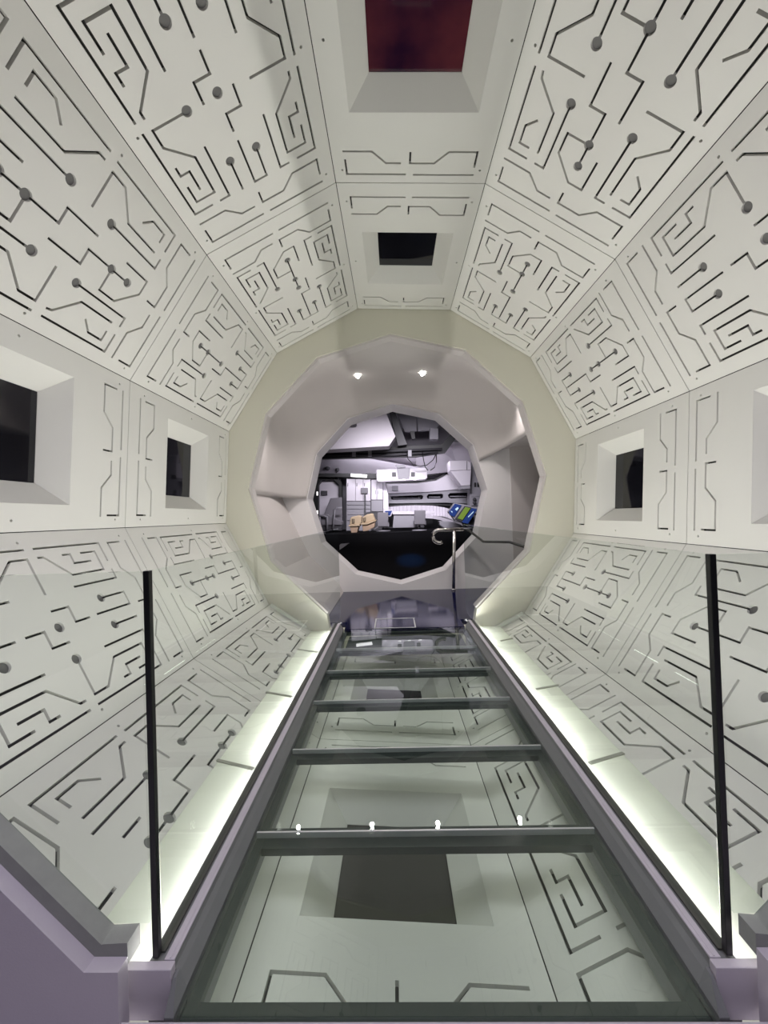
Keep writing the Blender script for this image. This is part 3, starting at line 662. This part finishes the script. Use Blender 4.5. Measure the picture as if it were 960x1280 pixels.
# wall bands with slot windows above the bench
wins = [[(62, 372), (350, 360), (362, 372), (360, 392), (345, 400), (70, 404)], [(395, 372), (410, 352), (535, 348), (547, 358), (545, 385), (530, 392), (402, 394)], [(590, 360), (610, 342), (780, 338), (790, 350), (790, 385), (620, 392), (598, 384)]]
outer = [c2(x, y, 12.2) for x, y in [(20, 345), (420, 335), (700, 312), (800, 305), (800, 440), (560, 430), (20, 438)]]
me = perforated('wall_slot_band', [(p.x, p.z) for p in outer], [[(c2(x, y, 12.2).x, c2(x, y, 12.2).z) for x, y in w] for w in wins], 0, .12)
o = struct(link('wall_slot_band', me, M['setgrey'])); o.matrix_world = Matrix(((1, 0, 0, 0), (0, 0, 1, 12.2), (0, 1, 0, 0), (0, 0, 0, 1)))
for i, w in enumerate(wins):
    e = thing('slot_window', ['longest black slot window above the bench, at its left', 'short middle slot window above the bench', 'black slot window above the bench nearest the blue console'][i], 'window', c2(w[0][0], w[-1][1], 12.35), 'slot windows above the bench')
    x0 = min(p[0] for p in w)-12; x1 = max(p[0] for p in w)+12; y0 = min(p[1] for p in w)-12; y1 = max(p[1] for p in w)+12
    slab(c2, rect(x0, y0, x1, y1), 12.36, .03).build('pane', M['wdark'], e)
    yy = (y0+y1)/2
    slab(c2, rect(x0+30, yy+4, x1-40, yy+12), 12.33, .02).build('bar', M['setgrey'], e)
o = slab(c2, [(30, 452), (400, 440), (620, 446), (630, 462), (400, 452), (30, 464)], 12.1, .2).build('shelf_rail', M['setblack']); tag(o, 'black rail line between the slot windows and the bench', 'rail')
# leaning white wall above windows
o = slab(c2, [(20, 248), (300, 242), (480, 215), (605, 150), (700, 290), (705, 305), (420, 330), (40, 345)], 12.15, .1).build('wall_lean', M['setwhite']); struct(o)
o = slab(c2, [(400, 165), (480, 155), (540, 115), (600, 45), (606, 80), (560, 135), (500, 172), (400, 185)], 12.0, .12).build('curved_cable_trough', M['setblack']); tag(o, 'black curved trough sweeping up to the overhead box', 'trough')
o = slab(c2, [(20, 240), (300, 234), (470, 212), (600, 146), (603, 156), (480, 222), (300, 246), (20, 250)], 12.1, .04).build('trim_line', M['setblack']); tag(o, 'thin black curved line on the leaning white wall', 'trim')
o = slab(c2, rect(75, 275, 130, 322), 12.1, .04, .004).build('wall_box', M['setgrey']); tag(o, 'small grey square on the white wall under the hood unit', 'panel')
# hood unit
e = thing('hood_unit', 'white hood unit with a grey centre above the table', 'hood', c2(190, 235, 10.85))
slab(c2, [(-70, 125), (395, 110), (400, 205), (-70, 225)], 10.85, .35, .01).build('body', M['setwhite'], e)
slab(c2, [(120, 115), (240, 112), (230, 208), (135, 212)], 10.79, .06, .008).build('centre_duct', M['setgrey'], e)
slab(c2, [(105, 85), (190, 78), (200, 105), (125, 110)], 10.9, .25, .005).build('duct_cap', M['setgrey'], e)
for x in (75, 250): slab(c2, rect(x, 150, x+35, 186), 10.81, .038, .003).build('vent', M['setdark'], e)
slab(c2, [(-60, 222), (390, 203), (385, 215), (-60, 238)], 10.8, .3).build('light_rail', M['setwhite'], e)
for x in (95, 185, 285): slab(c2, rect(x-14, 214, x+14, 222), 10.77, .025).build('task_light', M['fluo'], e)
# overhead box at right
e = thing('overhead_locker', 'cream angular overhead locker high at the right of the room', 'locker', c2(700, 300, 10.9))
slab(c2, [(605, 45), (770, 40), (800, 60), (805, 128), (612, 135)], 10.9, .6, .01).build('upper_box', M['setwhite'], e)
slab(c2, [(612, 138), (805, 130), (795, 270), (715, 275)], 10.92, .55, .01).build('lower_chute', M['setwhite'], e)
slab(c2, rect(764, 44, 768, 128), 10.88, .02).build('seam_bar', M['setdark'], e)
slab(c2, [(715, 278), (795, 272), (795, 300), (720, 305)], 10.93, .5).build('underside', M['setgrey'], e)
# right wall with switch plates
o = slab(c2, [(800, 60), (960, 60), (960, 640), (790, 470)], 11.3, .4).build('wall_set_side', M['setgrey']); struct(o)
e = thing('switch_plate', 'pale switch plate with black toggles high on the right wall', 'switch plate', c2(850, 370, 11.26))
slab(c2, [(810, 190), (900, 170), (900, 370), (805, 375)], 11.26, .035).build('plate', M['setgrey'], e)
for x in (835, 862): slab(c2, rect(x, 245, x+16, 285), 11.22, .035).build('toggle', M['setblack'], e)
e = thing('gauge_plate', 'grey plate with dark knobs on the wall behind the console', 'gauge', c2(850, 450, 11.2))
slab(c2, [(800, 378), (890, 375), (885, 455), (790, 460)], 11.25, .035).build('plate', M['setgrey'], e)
for y in (400, 430): MB().lathe([(.05, -.02), (.05, .02), (.03, .03)], c2(835, y, 11.2), axis=Matrix.Rotation(math.pi/2, 4, 'X')).build('knob', M['setdark'], e)
# console with blue and green screens
e = thing('control_console', 'tilted console with a blue screen and a green screen', 'console', c2(740, 640, 9.9))
slab(c2, [(595, 515), (650, 435), (735, 445), (770, 452), (870, 480), (780, 632), (660, 600)], 9.95, .25, .015).build('housing', M['setgrey'], e)
d = slab(c2, [(600, 512), (655, 440), (715, 455), (650, 560), (612, 545)], 9.92, .04).build('blue_screen', M['blue'], e)
for pts in ([(655, 490), (680, 472), (690, 480), (672, 506)], [(615, 505), (632, 512), (630, 525)]): slab(c2, pts, 9.90, .015).build('screen_mark', M['cyan'], d)
d = slab(c2, [(655, 580), (745, 462), (805, 475), (715, 610)], 9.92, .04).build('green_screen', M['setdark'], e)
slab(c2, [(680, 575), (752, 470), (798, 482), (725, 590)], 9.90, .03).build('readout', M['green'], d)
d = slab(c2, [(720, 612), (812, 480), (860, 490), (775, 625)], 9.92, .04).build('key_deck', M['blue'], e)
slab(c2, [(775, 560), (825, 510), (830, 516), (780, 568)], 9.90, .015).build('slider', M['cyan'], d)
slab(c2, [(740, 620), (830, 560), (840, 640), (760, 660)], 10.1, .4).build('pedestal', M['setdark'], e)
# hanging cables
for i, pts in enumerate(([(515, 300), (520, 335), (545, 362), (580, 372), (615, 365), (645, 340), (660, 312)], [(592, 300), (598, 340), (606, 375), (620, 392)], [(662, 312), (662, 350), (652, 378), (632, 392)])):
    b = MB(); b.tube([c6(x, y, 10.45) for x, y in pts], .012, 8); tag(b.build('hanging_cable', M['setblack']), ['thin cable hanging in a wide loop below the ceiling beams', 'short thin cable dropping straight inside the loop', 'thin cable curving down at the right of the loop'][i], 'cable', 'cables below the beams')

# ------------------------------------------------------------------ lamps of the place, and lights added to brighten the far room
def area(name, loc, target, sx, sy, e, col):
    l = bpy.data.lights.new(name, 'AREA'); l.shape = 'RECTANGLE'; l.size = sx; l.size_y = sy; l.energy = e; l.color = col
    o = bpy.data.objects.new(name, l); C.objects.link(o); o.location = loc
    o.rotation_euler = (Vector(target)-Vector(loc)).to_track_quat('-Z', 'Y').to_euler(); return o
area('entry_ceiling_lamp', (0, .0, 3.3), (0, .6, 0), 2.6, .6, 58, (.92, .87, 1))
area('added_front_light', (.1, 7.2, 3.45), (.2, 11.0, 1.5), 2.4, .4, 58, (.95, .91, 1)).data.spread = math.radians(75)  # unseen light added above the opening to light the set from the front
area('added_soffit_light', (.1, 10.93, 2.78), (.1, 11.7, 2.35), 3.4, .06, 26, (.93, .90, 1))  # unseen light added behind the cross beam to brighten the soffit
area('set_table_lamp', (.4, 10.9, 2.2), (.4, 11.6, 1.2), 1.6, .1, 5, (.9, .88, 1))
l = bpy.data.lights.new('added_blue_glow', 'SPOT'); l.energy = 1300; l.color = (.03, .30, 1); l.spot_size = .17; l.spot_blend = 1  # spot added to imitate a blue reflection on the black floor
lo = bpy.data.objects.new('added_blue_glow', l); C.objects.link(lo); lo.location = (.25, 8.4, 4.6); lo.rotation_euler = (Vector((.25, 7.9, .3))-lo.location).to_track_quat('-Z', 'Y').to_euler()

w = bpy.data.worlds.new('dark_hall'); bpy.context.scene.world = w; w.use_nodes = True
w.node_tree.nodes['Background'].inputs[0].default_value = (.05, .045, .06, 1); w.node_tree.nodes['Background'].inputs[1].default_value = .5

cam = bpy.data.cameras.new('camera'); co = bpy.data.objects.new('camera', cam); C.objects.link(co)
cam.sensor_fit = 'AUTO'; cam.sensor_width = 36; cam.lens = 13.5; cam.clip_start = .02
r0, r1, r2 = RW.row[0], RW.row[1], RW.row[2]
mw = Matrix((r0, r2, -r1)).transposed().to_4x4(); mw.translation = CAM; co.matrix_world = mw
sc = bpy.context.scene; sc.camera = co
sc.view_settings.view_transform = 'Standard'; sc.view_settings.look = 'None'; sc.view_settings.gamma = 1; sc.view_settings.use_curve_mapping = False
sc.view_settings.exposure = 0.0
sc.cycles.use_denoising = True; sc.cycles.max_bounces = 12; sc.cycles.diffuse_bounces = 7; sc.cycles.transparent_max_bounces = 24; sc.cycles.glossy_bounces = 5
sc.cycles.sample_clamp_indirect = 6
